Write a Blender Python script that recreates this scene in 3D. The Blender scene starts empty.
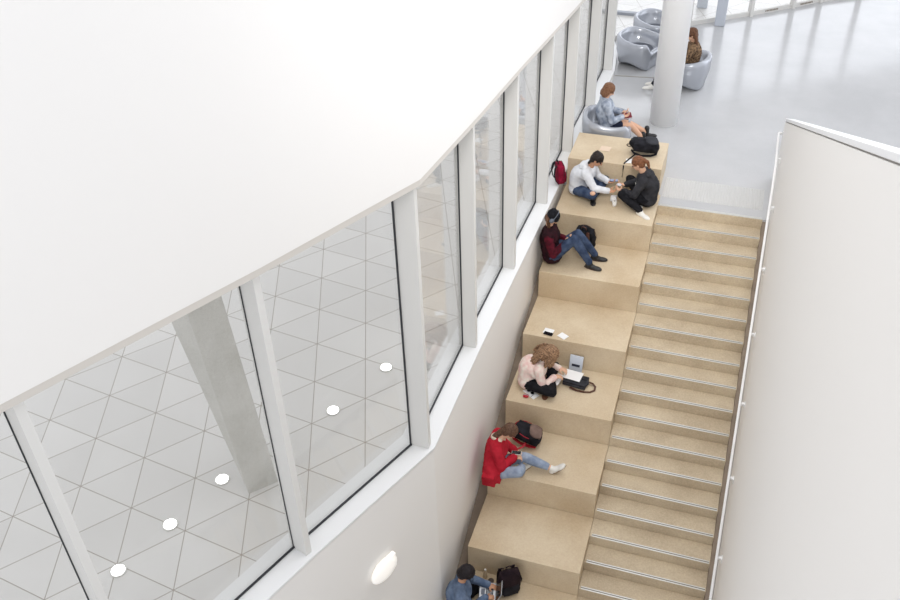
import bpy, bmesh, math, random
from mathutils import Vector, Matrix, noise
random.seed(7)
S = bpy.context.scene
COL = S.collection
V = Vector

# ------------------------------------------------------------------ helpers
def link(o, parent=None):
    COL.objects.link(o)
    if parent is not None:
        o.parent = parent
    return o

def tag(o, label=None, cat=None, group=None, kind=None):
    if label: o['label'] = label
    if cat: o['category'] = cat
    if group: o['group'] = group
    if kind: o['kind'] = kind
    return o

def thing(name, label, cat, loc=(0, 0, 0), group=None, rz=0.0):
    o = bpy.data.objects.new(name, None)
    o.empty_display_size = 0.1
    o.location = loc
    o.rotation_euler = (0, 0, rz)
    link(o)
    return tag(o, label, cat, group)

def child(name, me_or_bm, mat, parent, smooth=False, bevel=0.0, world=True):
    """parts are given in world coordinates when world=True (parent unrotated Empty)"""
    if isinstance(me_or_bm, bmesh.types.BMesh):
        bm = me_or_bm
        bmesh.ops.recalc_face_normals(bm, faces=bm.faces)
        me = bpy.data.meshes.new(name)
        bm.to_mesh(me); bm.free()
    else:
        me = me_or_bm
    if smooth:
        for p in me.polygons: p.use_smooth = True
    me.materials.clear()
    me.materials.append(mat)
    if world and parent is not None:
        off = V((0, 0, 0)); q = parent
        while q is not None:
            off += q.location; q = q.parent
        me.transform(Matrix.Translation(-off))
    o = bpy.data.objects.new(name, me)
    link(o, parent)
    if bevel > 0:
        m = o.modifiers.new('bevel', 'BEVEL'); m.width = bevel; m.segments = 2; m.limit_method = 'ANGLE'
    return o

def solo(name, bm, mat, label, cat, group=None, kind=None, smooth=False, bevel=0.0, origin=None):
    """one-mesh top-level thing; bm in world coordinates, origin moved to its base"""
    bmesh.ops.recalc_face_normals(bm, faces=bm.faces)
    me = bpy.data.meshes.new(name); bm.to_mesh(me); bm.free()
    if origin is None:
        xs = [v.co for v in me.vertices]
        origin = V((sum(v.x for v in xs)/len(xs), sum(v.y for v in xs)/len(xs), min(v.z for v in xs)))
    me.transform(Matrix.Translation(-V(origin)))
    if smooth:
        for p in me.polygons: p.use_smooth = True
    me.materials.append(mat)
    o = bpy.data.objects.new(name, me); o.location = origin
    link(o)
    if bevel > 0:
        m = o.modifiers.new('bevel', 'BEVEL'); m.width = bevel; m.segments = 2; m.limit_method = 'ANGLE'
    return tag(o, label, cat, group, kind)

def BM(): return bmesh.new()

def box(bm, x0, y0, z0, x1, y1, z1):
    vs = [bm.verts.new(c) for c in ((x0,y0,z0),(x1,y0,z0),(x1,y1,z0),(x0,y1,z0),(x0,y0,z1),(x1,y0,z1),(x1,y1,z1),(x0,y1,z1))]
    for f in ((3,2,1,0),(4,5,6,7),(0,1,5,4),(1,2,6,5),(2,3,7,6),(3,0,4,7)):
        bm.faces.new([vs[i] for i in f])
    return vs

def obox(bm, c, size, M=None):
    """box centred at c with size, rotated by 3x3 M"""
    M = M or Matrix.Identity(3)
    sx, sy, sz = size[0]/2, size[1]/2, size[2]/2
    vs = box(bm, -sx, -sy, -sz, sx, sy, sz)
    for v in vs: v.co = M @ v.co + V(c)
    return vs

def prism(bm, bottom, top):
    n = len(bottom)
    a = [bm.verts.new(p) for p in bottom]; b = [bm.verts.new(p) for p in top]
    bm.faces.new(a[::-1]); bm.faces.new(b)
    for i in range(n):
        j = (i+1) % n
        bm.faces.new((a[i], a[j], b[j], b[i]))

def slab(bm, pts, z0, z1):
    prism(bm, [(p[0], p[1], z0) for p in pts], [(p[0], p[1], z1) for p in pts])

def frame_of(d):
    d = V(d).normalized()
    a = V((0, 0, 1)) if abs(d.z) < .95 else V((1, 0, 0))
    x = d.cross(a).normalized(); y = d.cross(x).normalized()
    return x, y, d

def tube(bm, pts, r, n=8, closed_ends=True):
    pts = [V(p) for p in pts]; rings = []
    rs = r if isinstance(r, (list, tuple)) else [r]*len(pts)
    px = None
    for i, p in enumerate(pts):
        d = (pts[min(i+1, len(pts)-1)] - pts[max(i-1, 0)])
        if d.length < 1e-6: d = V((0, 0, 1))
        d.normalize()
        if px is None: x, y, _ = frame_of(d)
        else:
            x = (px - d*px.dot(d)).normalized(); y = d.cross(x)
        px = x
        rings.append([bm.verts.new(p + (x*math.cos(2*math.pi*k/n) + y*math.sin(2*math.pi*k/n))*rs[i]) for k in range(n)])
    for a, b in zip(rings, rings[1:]):
        for k in range(n):
            bm.faces.new((a[k], a[(k+1) % n], b[(k+1) % n], b[k]))
    if closed_ends:
        bm.faces.new(rings[0][::-1]); bm.faces.new(rings[-1])

def lathe(bm, c, prof, n=24, axis=None):
    """prof: list of (r, z); closed with caps"""
    c = V(c); rings = []
    for r, z in prof:
        rings.append([bm.verts.new(c + V((r*math.cos(2*math.pi*k/n), r*math.sin(2*math.pi*k/n), z))) for k in range(n)])
    for a, b in zip(rings, rings[1:]):
        for k in range(n):
            bm.faces.new((a[k], a[(k+1) % n], b[(k+1) % n], b[k]))
    bm.faces.new(rings[0][::-1]); bm.faces.new(rings[-1])

def ribbon(bm, pts, w, t, up=(0, 0, 1)):
    """flat strap following pts"""
    pts = [V(p) for p in pts]; rings = []
    up = V(up)
    for i, p in enumerate(pts):
        d = (pts[min(i+1, len(pts)-1)] - pts[max(i-1, 0)]).normalized()
        s = d.cross(up)
        s = s.normalized() if s.length > 1e-4 else V((1, 0, 0))
        n_ = s.cross(d)
        rings.append([bm.verts.new(p + s*a*w/2 + n_*b*t/2) for a, b in ((-1, -1), (1, -1), (1, 1), (-1, 1))])
    for a, b in zip(rings, rings[1:]):
        for k in range(4):
            bm.faces.new((a[k], a[(k+1) % 4], b[(k+1) % 4], b[k]))
    bm.faces.new(rings[0][::-1]); bm.faces.new(rings[-1])

# --- soft bodies made of tapered capsules and ellipsoids, fused into one skin
def cap(p0, r0, p1, r1): return ('c', V(p0), r0, V(p1), r1)
def ell(c, r, M=None): return ('e', V(c), V(r), M or Matrix.Identity(3))
def bxx(c, s, M=None): return ('b', V(c), V(s), M or Matrix.Identity(3))

_ico = {}
def ico_data(sub=2):
    if sub not in _ico:
        b = bmesh.new(); bmesh.ops.create_icosphere(b, subdivisions=sub, radius=1.0)
        b.verts.ensure_lookup_table()
        _ico[sub] = ([v.co.copy() for v in b.verts], [[v.index for v in f.verts] for f in b.faces]); b.free()
    return _ico[sub]

def add_prim(verts, faces, pr):
    base = len(verts)
    if pr[0] == 'e':
        vs, fs = ico_data(3)
        _, c, r, M = pr
        verts.extend([c + M @ V((v.x*r.x, v.y*r.y, v.z*r.z)) for v in vs])
        faces.extend([[base+i for i in f] for f in fs])
    elif pr[0] == 'b':
        _, c, s, M = pr
        cs = [(-1,-1,-1),(1,-1,-1),(1,1,-1),(-1,1,-1),(-1,-1,1),(1,-1,1),(1,1,1),(-1,1,1)]
        verts.extend([c + M @ V((a*s.x, b*s.y, d*s.z)) for a, b, d in cs])
        faces.extend([[base+i for i in f] for f in ((3,2,1,0),(4,5,6,7),(0,1,5,4),(1,2,6,5),(2,3,7,6),(3,0,4,7))])
    else:
        _, p0, r0, p1, r1 = pr
        x, y, d = frame_of(p1 - p0) if (p1-p0).length > 1e-6 else frame_of((0, 0, 1))
        n = 14; rings = []
        rows = []
        for k in range(1, 5):
            a = -math.pi/2 + k*math.pi/8
            rows.append((p0, r0, a))
        rows.append((p0, r0, 0.0)) if False else None
        for k in range(0, 4):
            a = k*math.pi/8
            rows.append((p1, r1, a))
        verts.append(p0 - d*r0)
        for (p, r, a) in rows:
            rings.append(len(verts))
            for k in range(n):
                t = 2*math.pi*k/n
                verts.append(p + (x*math.cos(t) + y*math.sin(t))*r*math.cos(a) + d*r*math.sin(a))
        verts.append(p1 + d*r1)
        last = len(verts)-1
        for k in range(n): faces.append([base, rings[0]+(k+1) % n, rings[0]+k])
        for a, b in zip(rings, rings[1:]):
            for k in range(n): faces.append([a+k, a+(k+1) % n, b+(k+1) % n, b+k])
        for k in range(n): faces.append([rings[-1]+k, rings[-1]+(k+1) % n, last])

_tex = {}
def clouds(size):
    if size not in _tex:
        t = bpy.data.textures.new('folds', 'CLOUDS'); t.noise_scale = size; t.noise_depth = 2; _tex[size] = t
    return _tex[size]

def fuse(prims, voxel=0.008, smooth=4, disp=0.0, dsize=0.05):
    verts, faces = [], []
    for pr in prims: add_prim(verts, faces, pr)
    me = bpy.data.meshes.new('tmp'); me.from_pydata([tuple(v) for v in verts], [], faces); me.update()
    b = bmesh.new(); b.from_mesh(me); bmesh.ops.recalc_face_normals(b, faces=b.faces); b.to_mesh(me); b.free()
    o = bpy.data.objects.new('tmp', me); COL.objects.link(o)
    m = o.modifiers.new('r', 'REMESH'); m.mode = 'VOXEL'; m.voxel_size = voxel
    if smooth:
        m = o.modifiers.new('s', 'SMOOTH'); m.factor = .5; m.iterations = smooth
    if disp:
        m = o.modifiers.new('d', 'DISPLACE'); m.texture = clouds(dsize); m.strength = disp; m.mid_level = .5
        m.texture_coords = 'LOCAL'
    dg = bpy.context.evaluated_depsgraph_get()
    res = bpy.data.meshes.new_from_object(o.evaluated_get(dg), depsgraph=dg)
    bpy.data.objects.remove(o); bpy.data.meshes.remove(me)
    for p in res.polygons: p.use_smooth = True
    return res

# ------------------------------------------------------------------ materials
def new_mat(name):
    m = bpy.data.materials.new(name); m.use_nodes = True
    nt = m.node_tree; b = nt.nodes['Principled BSDF']
    return m, nt, b

def lin(c):
    return tuple((x/255/12.92 if x/255 <= .04045 else ((x/255+.055)/1.055)**2.4) for x in c) + (1,)

def mat(name, rgb, rough=.6, metal=0.0, spec=.5, var=0.0, vscale=8.0, bump=0.0, bscale=60.0, rgb2=None, emit=0):
    m, nt, b = new_mat(name)
    c1 = lin(rgb)
    b.inputs['Roughness'].default_value = rough
    b.inputs['Metallic'].default_value = metal
    b.inputs['Specular IOR Level'].default_value = spec
    tc = nt.nodes.new('ShaderNodeTexCoord')
    if var > 0 or rgb2:
        n = nt.nodes.new('ShaderNodeTexNoise'); n.inputs['Scale'].default_value = vscale; n.inputs['Detail'].default_value = 5
        nt.links.new(tc.outputs['Object'], n.inputs['Vector'])
        r = nt.nodes.new('ShaderNodeValToRGB')
        r.color_ramp.elements[0].position = .35; r.color_ramp.elements[1].position = .65
        c2 = lin(rgb2) if rgb2 else tuple(min(1, x*(1+var)) for x in c1[:3]) + (1,)
        c0 = c1 if rgb2 else tuple(x*(1-var) for x in c1[:3]) + (1,)
        r.color_ramp.elements[0].color = c0; r.color_ramp.elements[1].color = c2
        nt.links.new(n.outputs['Fac'], r.inputs['Fac']); nt.links.new(r.outputs['Color'], b.inputs['Base Color'])
    else:
        b.inputs['Base Color'].default_value = c1
    if bump > 0:
        n = nt.nodes.new('ShaderNodeTexNoise'); n.inputs['Scale'].default_value = bscale; n.inputs['Detail'].default_value = 3
        nt.links.new(tc.outputs['Object'], n.inputs['Vector'])
        u = nt.nodes.new('ShaderNodeBump'); u.inputs['Strength'].default_value = bump; u.inputs['Distance'].default_value = .01
        nt.links.new(n.outputs['Fac'], u.inputs['Height']); nt.links.new(u.outputs['Normal'], b.inputs['Normal'])
    if emit:
        b.inputs['Emission Color'].default_value = c1; b.inputs['Emission Strength'].default_value = emit
    return m

def concrete_mat(name, a, b_, rough=.6, scale=1.2, spec=.3, fine=.5):
    """two tone cast concrete with broad clouds, fine grain and small pits"""
    m, nt, b = new_mat(name); N = nt.nodes; L = nt.links
    g = N.new('ShaderNodeNewGeometry')
    n1 = N.new('ShaderNodeTexNoise'); n1.inputs['Scale'].default_value = scale; n1.inputs['Detail'].default_value = 6; n1.inputs['Roughness'].default_value = .6
    n2 = N.new('ShaderNodeTexNoise'); n2.inputs['Scale'].default_value = 45; n2.inputs['Detail'].default_value = 3
    L.new(g.outputs['Position'], n1.inputs['Vector']); L.new(g.outputs['Position'], n2.inputs['Vector'])
    r = N.new('ShaderNodeValToRGB'); r.color_ramp.elements[0].position = .36; r.color_ramp.elements[1].position = .64
    r.color_ramp.elements[0].color = lin(a); r.color_ramp.elements[1].color = lin(b_)
    L.new(n1.outputs['Fac'], r.inputs['Fac'])
    mx = N.new('ShaderNodeMixRGB'); mx.blend_type = 'OVERLAY'; mx.inputs['Fac'].default_value = fine*.35
    L.new(r.outputs['Color'], mx.inputs['Color1']); L.new(n2.outputs['Fac'], mx.inputs['Color2'])
    L.new(mx.outputs['Color'], b.inputs['Base Color'])
    b.inputs['Roughness'].default_value = rough; b.inputs['Specular IOR Level'].default_value = spec
    return m

def paving_mat():
    """triangular slabs: three families of joints, measured on the plaza"""
    m, nt, b = new_mat('triangular_paving'); N = nt.nodes; L = nt.links
    g = N.new('ShaderNodeNewGeometry')
    off = N.new('ShaderNodeVectorMath'); off.operation = 'SUBTRACT'; off.inputs[1].default_value = (-5.661, -6.965, 0)
    L.new(g.outputs['Position'], off.inputs[0])
    side = .7394; h = side*math.sqrt(3)/2; base = math.radians(-8.07)
    acc = None; tones = []
    for k in range(3):
        a = base + k*math.pi/3 + math.pi/2
        d = N.new('ShaderNodeVectorMath'); d.operation = 'DOT_PRODUCT'; d.inputs[1].default_value = (math.cos(a)/h, math.sin(a)/h, 0)
        L.new(off.outputs[0], d.inputs[0])
        ad = N.new('ShaderNodeMath'); ad.operation = 'ADD'; ad.inputs[1].default_value = 100.5
        L.new(d.outputs['Value'], ad.inputs[0])
        fr = N.new('ShaderNodeMath'); fr.operation = 'FRACT'; L.new(ad.outputs[0], fr.inputs[0])
        sb = N.new('ShaderNodeMath'); sb.operation = 'SUBTRACT'; sb.inputs[1].default_value = .5; L.new(fr.outputs[0], sb.inputs[0])
        ab = N.new('ShaderNodeMath'); ab.operation = 'ABSOLUTE'; L.new(sb.outputs[0], ab.inputs[0])
        fl = N.new('ShaderNodeMath'); fl.operation = 'FLOOR'
        ad2 = N.new('ShaderNodeMath'); ad2.operation = 'ADD'; ad2.inputs[1].default_value = 100.0
        L.new(d.outputs['Value'], ad2.inputs[0]); L.new(ad2.outputs[0], fl.inputs[0]); tones.append(fl)
        if acc is None: acc = ab
        else:
            mn = N.new('ShaderNodeMath'); mn.operation = 'MINIMUM'; L.new(acc.outputs[0], mn.inputs[0]); L.new(ab.outputs[0], mn.inputs[1]); acc = mn
    mr = N.new('ShaderNodeMapRange'); mr.inputs['From Min'].default_value = .004; mr.inputs['From Max'].default_value = .011
    L.new(acc.outputs[0], mr.inputs['Value'])
    cb = N.new('ShaderNodeCombineXYZ')
    for k in range(3): L.new(tones[k].outputs[0], cb.inputs[k])
    wn = N.new('ShaderNodeTexWhiteNoise'); L.new(cb.outputs[0], wn.inputs['Vector'])
    tr = N.new('ShaderNodeValToRGB'); tr.color_ramp.elements[0].color = lin((214, 213, 211)); tr.color_ramp.elements[1].color = lin((222, 221, 219))
    L.new(wn.outputs['Value'], tr.inputs['Fac'])
    n1 = N.new('ShaderNodeTexNoise'); n1.inputs['Scale'].default_value = 1.5; n1.inputs['Detail'].default_value = 5; L.new(g.outputs['Position'], n1.inputs['Vector'])
    ov = N.new('ShaderNodeMixRGB'); ov.blend_type = 'OVERLAY'; ov.inputs['Fac'].default_value = .12
    L.new(tr.outputs['Color'], ov.inputs['Color1']); L.new(n1.outputs['Fac'], ov.inputs['Color2'])
    mx = N.new('ShaderNodeMixRGB'); mx.inputs['Color1'].default_value = lin((158, 151, 142))
    L.new(mr.outputs['Result'], mx.inputs['Fac']); L.new(ov.outputs['Color'], mx.inputs['Color2'])
    L.new(mx.outputs['Color'], b.inputs['Base Color']); b.inputs['Roughness'].default_value = .3
    return m

def glass_mat(name='window_glass', tint=(.985, .985, .98)):
    m = bpy.data.materials.new(name); m.use_nodes = True; nt = m.node_tree; N = nt.nodes; L = nt.links
    N.remove(N['Principled BSDF']); out = N['Material Output']
    t = N.new('ShaderNodeBsdfTransparent'); t.inputs['Color'].default_value = tint + (1,)
    g = N.new('ShaderNodeBsdfGlossy'); g.inputs['Roughness'].default_value = .02
    lw = N.new("ShaderNodeLayerWeight"); lw.inputs["Blend"].default_value = .5
    pw = N.new("ShaderNodeMath"); pw.operation = "POWER"; pw.inputs[1].default_value = 5; L.new(lw.outputs["Facing"], pw.inputs[0])
    f = N.new("ShaderNodeMath"); f.operation = "MULTIPLY_ADD"; f.inputs[1].default_value = .9; f.inputs[2].default_value = .035; L.new(pw.outputs[0], f.inputs[0])
    mx = N.new('ShaderNodeMixShader')
    L.new(f.outputs[0], mx.inputs[0]); L.new(t.outputs[0], mx.inputs[1]); L.new(g.outputs[0], mx.inputs[2]); L.new(mx.outputs[0], out.inputs['Surface'])
    return m

M = {}
M['paint'] = mat('white_wall_paint', (234, 232, 229), .65, spec=.25)
M['sill'] = mat('white_sill_paint', (232, 233, 234), .4, spec=.4)
M['fin'] = mat('pale_aluminium', (218, 217, 214), .45, spec=.3)
M['trim'] = mat('grey_shadow_gap', (150, 146, 140), .6)
M['gasket'] = mat('dark_gasket', (40, 42, 48), .5)
M['glass'] = glass_mat()
M['beige'] = concrete_mat('beige_cast_concrete', (196, 176, 147), (212, 196, 170), .6, 1.1, .25)
M['beige_step'] = concrete_mat('beige_step_concrete', (186, 170, 146), (204, 189, 164), .6, 1.6, .25, .8)
M['nosing'] = mat('metal_nosing', (214, 214, 210), .35, .6)
M['nosing_gap'] = mat('nosing_groove', (120, 112, 100), .6)
M['floor'] = concrete_mat('polished_concrete', (184, 185, 187), (193, 194, 196), .17, .8, .55, .2)
M['tactile'] = mat('tactile_studs', (196, 196, 195), .35)
M['filler'] = mat('gap_shade_tone', (134, 120, 106), .8, var=.1)  # shade of the side gaps put into the colour; reused for vent slots
M['paving'] = paving_mat()
M['column'] = mat('white_column_paint', (250, 250, 250), .5, spec=.4)
M['outer_column'] = concrete_mat('grey_column_concrete', (196, 195, 190), (208, 207, 203), .7, 2.0, .2)
M['rail'] = mat('white_handrail', (238, 238, 238), .35)
M['lamp'] = mat('lamp_glow', (244, 241, 236), .4, emit=.32)
M['reflection_glow'] = mat('reflection_disc_glow', (255, 255, 255), .4, emit=6)  # glow standing in for lamp reflections in the glass
M['chair'] = mat('silver_grey_shell', (172, 176, 184), .22, metal=.35, spec=.8)
M['cushion'] = mat('grey_seat_pad', (88, 92, 102), .6)
M['skin'] = mat('skin', (214, 170, 142), .5, spec=.3)
M['skin_b'] = mat('skin_tan', (190, 142, 112), .5, spec=.3)
M['eye'] = mat('eye', (30, 24, 22), .2)
M['lip'] = mat('lip', (178, 98, 90), .5)

def cloth(name, rgb, var=.15, scale=14, rough=.85, rgb2=None, bump=.4):
    return mat(name, rgb, rough, spec=.15, var=var, vscale=scale, rgb2=rgb2, bump=bump, bscale=120)

# ------------------------------------------------------------------ measured layout
T = .32            # tread
R = .16073         # riser
W = 1.608          # stair width
BX = -1.54         # left end of the tiers
# inner line of the left wall (x, y, z of window head)
NODES = [(-1.505, 4.6, 2.438), (-1.53, 2.9, 2.633), (-1.575, 1.1, 2.822), (-1.605, -.65, 3.024), (-1.645, -2.48, 3.231),
         (-1.68, -4.28, 3.411), (-1.69, -6.1, 3.654), (-2.395, -7.87, 3.747), (-3.09, -9.75, 3.931), (-3.85, -11.6, 4.049)]
SILL = .15

# ------------------------------------------------------------------ the setting
def nrm2(a, b):
    d = V((b[0]-a[0], b[1]-a[1])); n = V((-d.y, d.x)); n.normalize()
    return n     # for our ordering this points to +x side if d goes to -y
# facet normals pointing into the room (+x side)
def room_n(i):
    a, b = NODES[i], NODES[i+1]
    n = nrm2(a, b)
    return n if n.x > 0 else -n
def node_n(i):
    ns = []
    if i > 0: ns.append(room_n(i-1))
    if i < len(NODES)-1: ns.append(room_n(i))
    n = ns[0] if len(ns) == 1 else ((ns[0]+ns[1]).normalized())
    return n
def off(i, d):
    """node i moved d metres out of the room"""
    n = node_n(i); k = 1.0
    if 0 < i < len(NODES)-1: k = 1/max(.5, n.dot(room_n(i)))
    return (NODES[i][0]-n.x*d*k, NODES[i][1]-n.y*d*k)

NN = len(NODES)
# extend line towards the lounge glazing
EXT = [(-1.62, 5.6), (-1.85, 6.35)]

# lower wall (below sill)
bm = BM()
inner = [off(i, .012) for i in range(NN)]; outer = [off(i, .42) for i in range(NN)]
pts_in = [EXT[1], EXT[0]] + inner; pts_out = [(EXT[1][0]-.35, EXT[1][1]), (EXT[0][0]-.4, EXT[0][1])] + outer
for i in range(len(pts_in)-1):
    q = [pts_in[i], pts_in[i+1], pts_out[i+1], pts_out[i]]
    zb = 0.0 if i < 2 else -6.5
    slab(bm, q, zb if zb < 0 else -.3, SILL-.052)
bmesh.ops.remove_doubles(bm, verts=bm.verts, dist=1e-4)
wall_left = solo('wall_left', bm, M['paint'], 'white wall beside the concrete seating tiers, below the long window band', None, kind='structure', origin=(0, 0, 0))

# sill board over it, with a thin groove below
bm = BM()
si = [off(i, 0) for i in range(NN)]; so = [off(i, .42) for i in range(NN)]
p_in = [EXT[1], EXT[0]] + si
for i in range(len(p_in)-1):
    slab(bm, [p_in[i], p_in[i+1], pts_out[i+1], pts_out[i]], SILL-.028, SILL)
solo('trim_1', bm, M['sill'], 'white window sill board running above the seating tiers', None, kind='structure', origin=(0, 0, 0))

bm = BM()
for i in range(NN-1):
    slab(bm, [off(i, .022), off(i+1, .022), off(i+1, .2), off(i, .2)], SILL-.051, SILL-.029)
bmesh.ops.remove_doubles(bm, verts=bm.verts, dist=1e-4)
solo('trim_8', bm, M['trim'], 'thin shadow groove under the white window sill', None, kind='structure', origin=(0, 0, 0))

# bulkhead above the windows
bm = BM()
bo = [off(i, .5) for i in range(NN)]
for i in range(NN-1):
    a, b = NODES[i], NODES[i+1]
    za, zb = a[2], b[2]
    q = [off(i, 0), off(i+1, 0), bo[i+1], bo[i]]
    prism(bm, [(q[0][0], q[0][1], za), (q[1][0], q[1][1], zb), (q[2][0], q[2][1], zb), (q[3][0], q[3][1], za)],
          [(p[0], p[1], 7.4) for p in q])
bmesh.ops.remove_doubles(bm, verts=bm.verts, dist=1e-4)
# drop the inner partition faces between bays
part_f = [f for f in bm.faces if all(len(e.link_faces) > 2 for e in f.edges if abs(e.verts[0].co.z-e.verts[1].co.z) > 1)  and abs(f.normal.z) < .3 and sum(1 for e in f.edges if len(e.link_faces) > 2) >= 4]
bmesh.ops.delete(bm, geom=part_f, context='FACES')
for e in bm.edges:
    if len(e.link_faces) == 2 and e.calc_face_angle(0) > .6: e.smooth = False
solo('wall_bulkhead', bm, M['paint'], 'smooth white curved bulkhead wall above the windows', None, kind='structure', origin=(0, 0, 0), smooth=True)
bm = BM()
for i in range(NN-1):
    a, b = NODES[i], NODES[i+1]; d = .004
    q = [off(i, d), off(i+1, d), off(i+1, .16), off(i, .16)]
    prism(bm, [(q[0][0], q[0][1], a[2]-.065), (q[1][0], q[1][1], b[2]-.065), (q[2][0], q[2][1], b[2]-.065), (q[3][0], q[3][1], a[2]-.065)],
          [(q[0][0], q[0][1], a[2]), (q[1][0], q[1][1], b[2]), (q[2][0], q[2][1], b[2]), (q[3][0], q[3][1], a[2])])
solo('trim_2', bm, mat('head_trim', (206, 201, 194), .6), 'thin grey trim along the lower edge of the bulkhead', None, kind='structure', origin=(0, 0, 0))

# soffit of the floor above, reaching out over the plaza
bm = BM()
for i in range(NN-1):
    slab(bm, [off(i, .5), off(i+1, .5), off(i+1, 3.3), off(i, 3.3)], 4.5, 4.8)
bmesh.ops.remove_doubles(bm, verts=bm.verts, dist=1e-4)
solo('ceiling', bm, M['paint'], 'white soffit of the floor above outside the windows', None, kind='structure', origin=(0, 0, 0))

# windows between nodes
GD = .25           # glass distance behind the wall line
def seg_point(i, t, d):
    a, b = off(i, d), off(i+1, d)
    return (a[0]+(b[0]-a[0])*t, a[1]+(b[1]-a[1])*t)
for i in range(NN-1):
    root = bpy.data.objects.new('window_%d' % (i+1), None); link(root)
    mid = seg_point(i, .5, GD); root.location = (mid[0], mid[1], SILL)
    tag(root, kind='structure', label='tall window pane above the white sill, number %d from the lounge end' % (i+1))
    zt = max(NODES[i][2], NODES[i+1][2]) + .25
    b = BM(); slab(b, [off(i, GD-.006), off(i+1, GD-.006), off(i+1, GD+.006), off(i, GD+.006)], SILL+.02, zt)
    child('glass_pane', b, M['glass'], root)
    # aluminium fin at the far end of this bay (node i+1)
    n = node_n(i+1) if i+1 != 6 else V((1, 0))
    tt = V((-n.y, n.x)); c = V(off(i+1, 0))
    w = .038
    i0 = c - n*.055; i1 = c - n*(GD+.03)
    q = [i0+tt*w, i0-tt*w, i1-tt*w, i1+tt*w]
    b = BM(); slab(b, [tuple(x) for x in q], SILL, NODES[i+1][2]+.2)
    child('mullion', b, M['fin'], root, bevel=.004)
    if i == 0:
        n0 = node_n(0); t0 = V((-n0.y, n0.x)); c0 = V(off(0, 0)); i0 = c0-n0*.055; i1 = c0-n0*(GD+.03)
        b = BM(); slab(b, [tuple(x) for x in (i0+t0*w, i0-t0*w, i1-t0*w, i1+t0*w)], SILL, NODES[0][2]+.2)
        child('mullion', b, M['fin'], root, bevel=.004)
    # dark gasket: along the sill and up both jambs
    b = BM()
    slab(b, [off(i, GD-.025), off(i+1, GD-.025), off(i+1, GD-.007), off(i, GD-.007)], SILL, SILL+.022)
    a0 = seg_point(i, .975, GD-.022); a1 = seg_point(i, .982, GD-.022); a2 = seg_point(i, .982, GD-.007); a3 = seg_point(i, .975, GD-.007)
    slab(b, [a0, a1, a2, a3], SILL, zt)
    t0 = .053 if i == 6 else .0195; a0 = seg_point(i, t0, GD-(.014 if i > 6 else .026)); a1 = seg_point(i, t0+.005, GD-(.014 if i > 6 else .026)); a2 = seg_point(i, t0+.005, GD-.008); a3 = seg_point(i, t0, GD-.008)
    slab(b, [a0, a1, a2, a3], SILL, zt)
    child('gasket', b, M['gasket'], root)
    b = BM(); slab(b, [off(i, GD+.02), off(i+1, GD+.02), off(i+1, GD+.15), off(i, GD+.15)], SILL-.12, SILL-.02)
    child('outer_sill', b, M['fin'], root)

# lounge floor (polished concrete), L shaped around the stair head
GL = [(-1.95, 6.35), (-.39, 7.65), (.88, 8.6), (1.77, 9.33), (2.37, 9.86), (3.25, 10.45), (5.6, 12.0), (9.5, 13.6)]
bm = BM()
fl = [(0, 0), (1.608, 0), (1.705, 0), (1.84, 0), (1.84, -3), (12, -3), (12, 13.6)] + GL[::-1][0:] + [(-1.62, 5.6), (-1.517, 4.6), (-1.542, 2.9), (-1.587, 1.1), (-1.592, .32), (0, .32)]
slab(bm, fl, -.3, 0)
solo('floor', bm, M['floor'], 'pale polished concrete floor of the upper lounge', None, kind='structure', origin=(0, 0, 0))

# outside plaza, same level, wraps round the wall and the far glazing
bm = BM()
pl = [off(i, .40) for i in range(NN-1, -1, -1)] + [(-2.02, 5.6), (-2.2, 6.38)] + [(x, y+.06) for x, y in GL[1:]]
pl = pl + [(14, 14), (14, 30), (-30, 30), (-30, -12)]
slab(bm, pl, -.25, -.012)
solo('plaza_paving', bm, M['paving'], 'pale grey plaza of triangular paving slabs outside the windows', None, kind='structure', origin=(0, 0, 0))

# lower landing at the stair foot
bm = BM(); slab(bm, [(-8, 3), (9, 3), (9, -14), (-8, -14)], -26*R-2.75, -26*R-2.5); slab(bm, [(BX, -25*T-.005), (1.70, -25*T-.005), (1.70, -13.9), (-4.2, -13.9), (-3.7, -11.6), (-2.3, -8.05)], -26*R-2.5, -26*R)
solo('floor_lower', bm, M['floor'], 'lower floor at the foot of the stairs', None, kind='structure', origin=(0, 0, 0))

# right wall: stair side of a solid balustrade whose top climbs towards us
WX = 1.705; TW = .11
def wt(y): return 1.03 + .467*(1.317-y)
bm = BM()
ys = [1.317, -11.5]
def side(x): return [(x, ys[0], -.25), (x, ys[0], wt(ys[0])-.0), (x, ys[1], wt(ys[1])), (x, ys[1], -7)]
prism(bm, side(WX), side(WX+TW))
solo('wall_right', bm, M['paint'], 'tall white wall on the right of the stairs carrying the handrail', None, kind='structure', origin=(0, 0, 0))
bm = BM()
def capside(x, z0, z1): return [(x, ys[0]+.01, wt(ys[0])+z0), (x, ys[0]+.01, wt(ys[0])+z1), (x, ys[1], wt(ys[1])+z1), (x, ys[1], wt(ys[1])+z0)]
prism(bm, capside(WX-.004, .012, .062), capside(WX+TW+.03, .012, .062))
solo('trim_3', bm, M['sill'], 'white capping along the sloping top of the right wall', None, kind='structure', origin=(0, 0, 0), bevel=.004)
bm = BM(); prism(bm, capside(WX+.012, 0, .012), capside(WX+TW, 0, .012))
solo('trim_4', bm, M['trim'], 'dark shadow gap under the capping of the right wall', None, kind='structure', origin=(0, 0, 0))

# stringer strips in both side gaps, dark to paint in their shade
bm = BM()
a, b = (W+.002, WX-.004)
prism(bm, [(a, -.0, -.26), (a, -.0, -.035), (a, -26*T, -26*R+.0), (a, -26*T, -26*R-.3)], [(b, -.0, -.26), (b, -.0, -.035), (b, -26*T, -26*R+.0), (b, -26*T, -26*R-.3)])
solo('trim_5', bm, M['filler'], 'strip toned as shade in the gap between the steps and the right wall', None, kind='structure', origin=(0, 0, 0))

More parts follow.
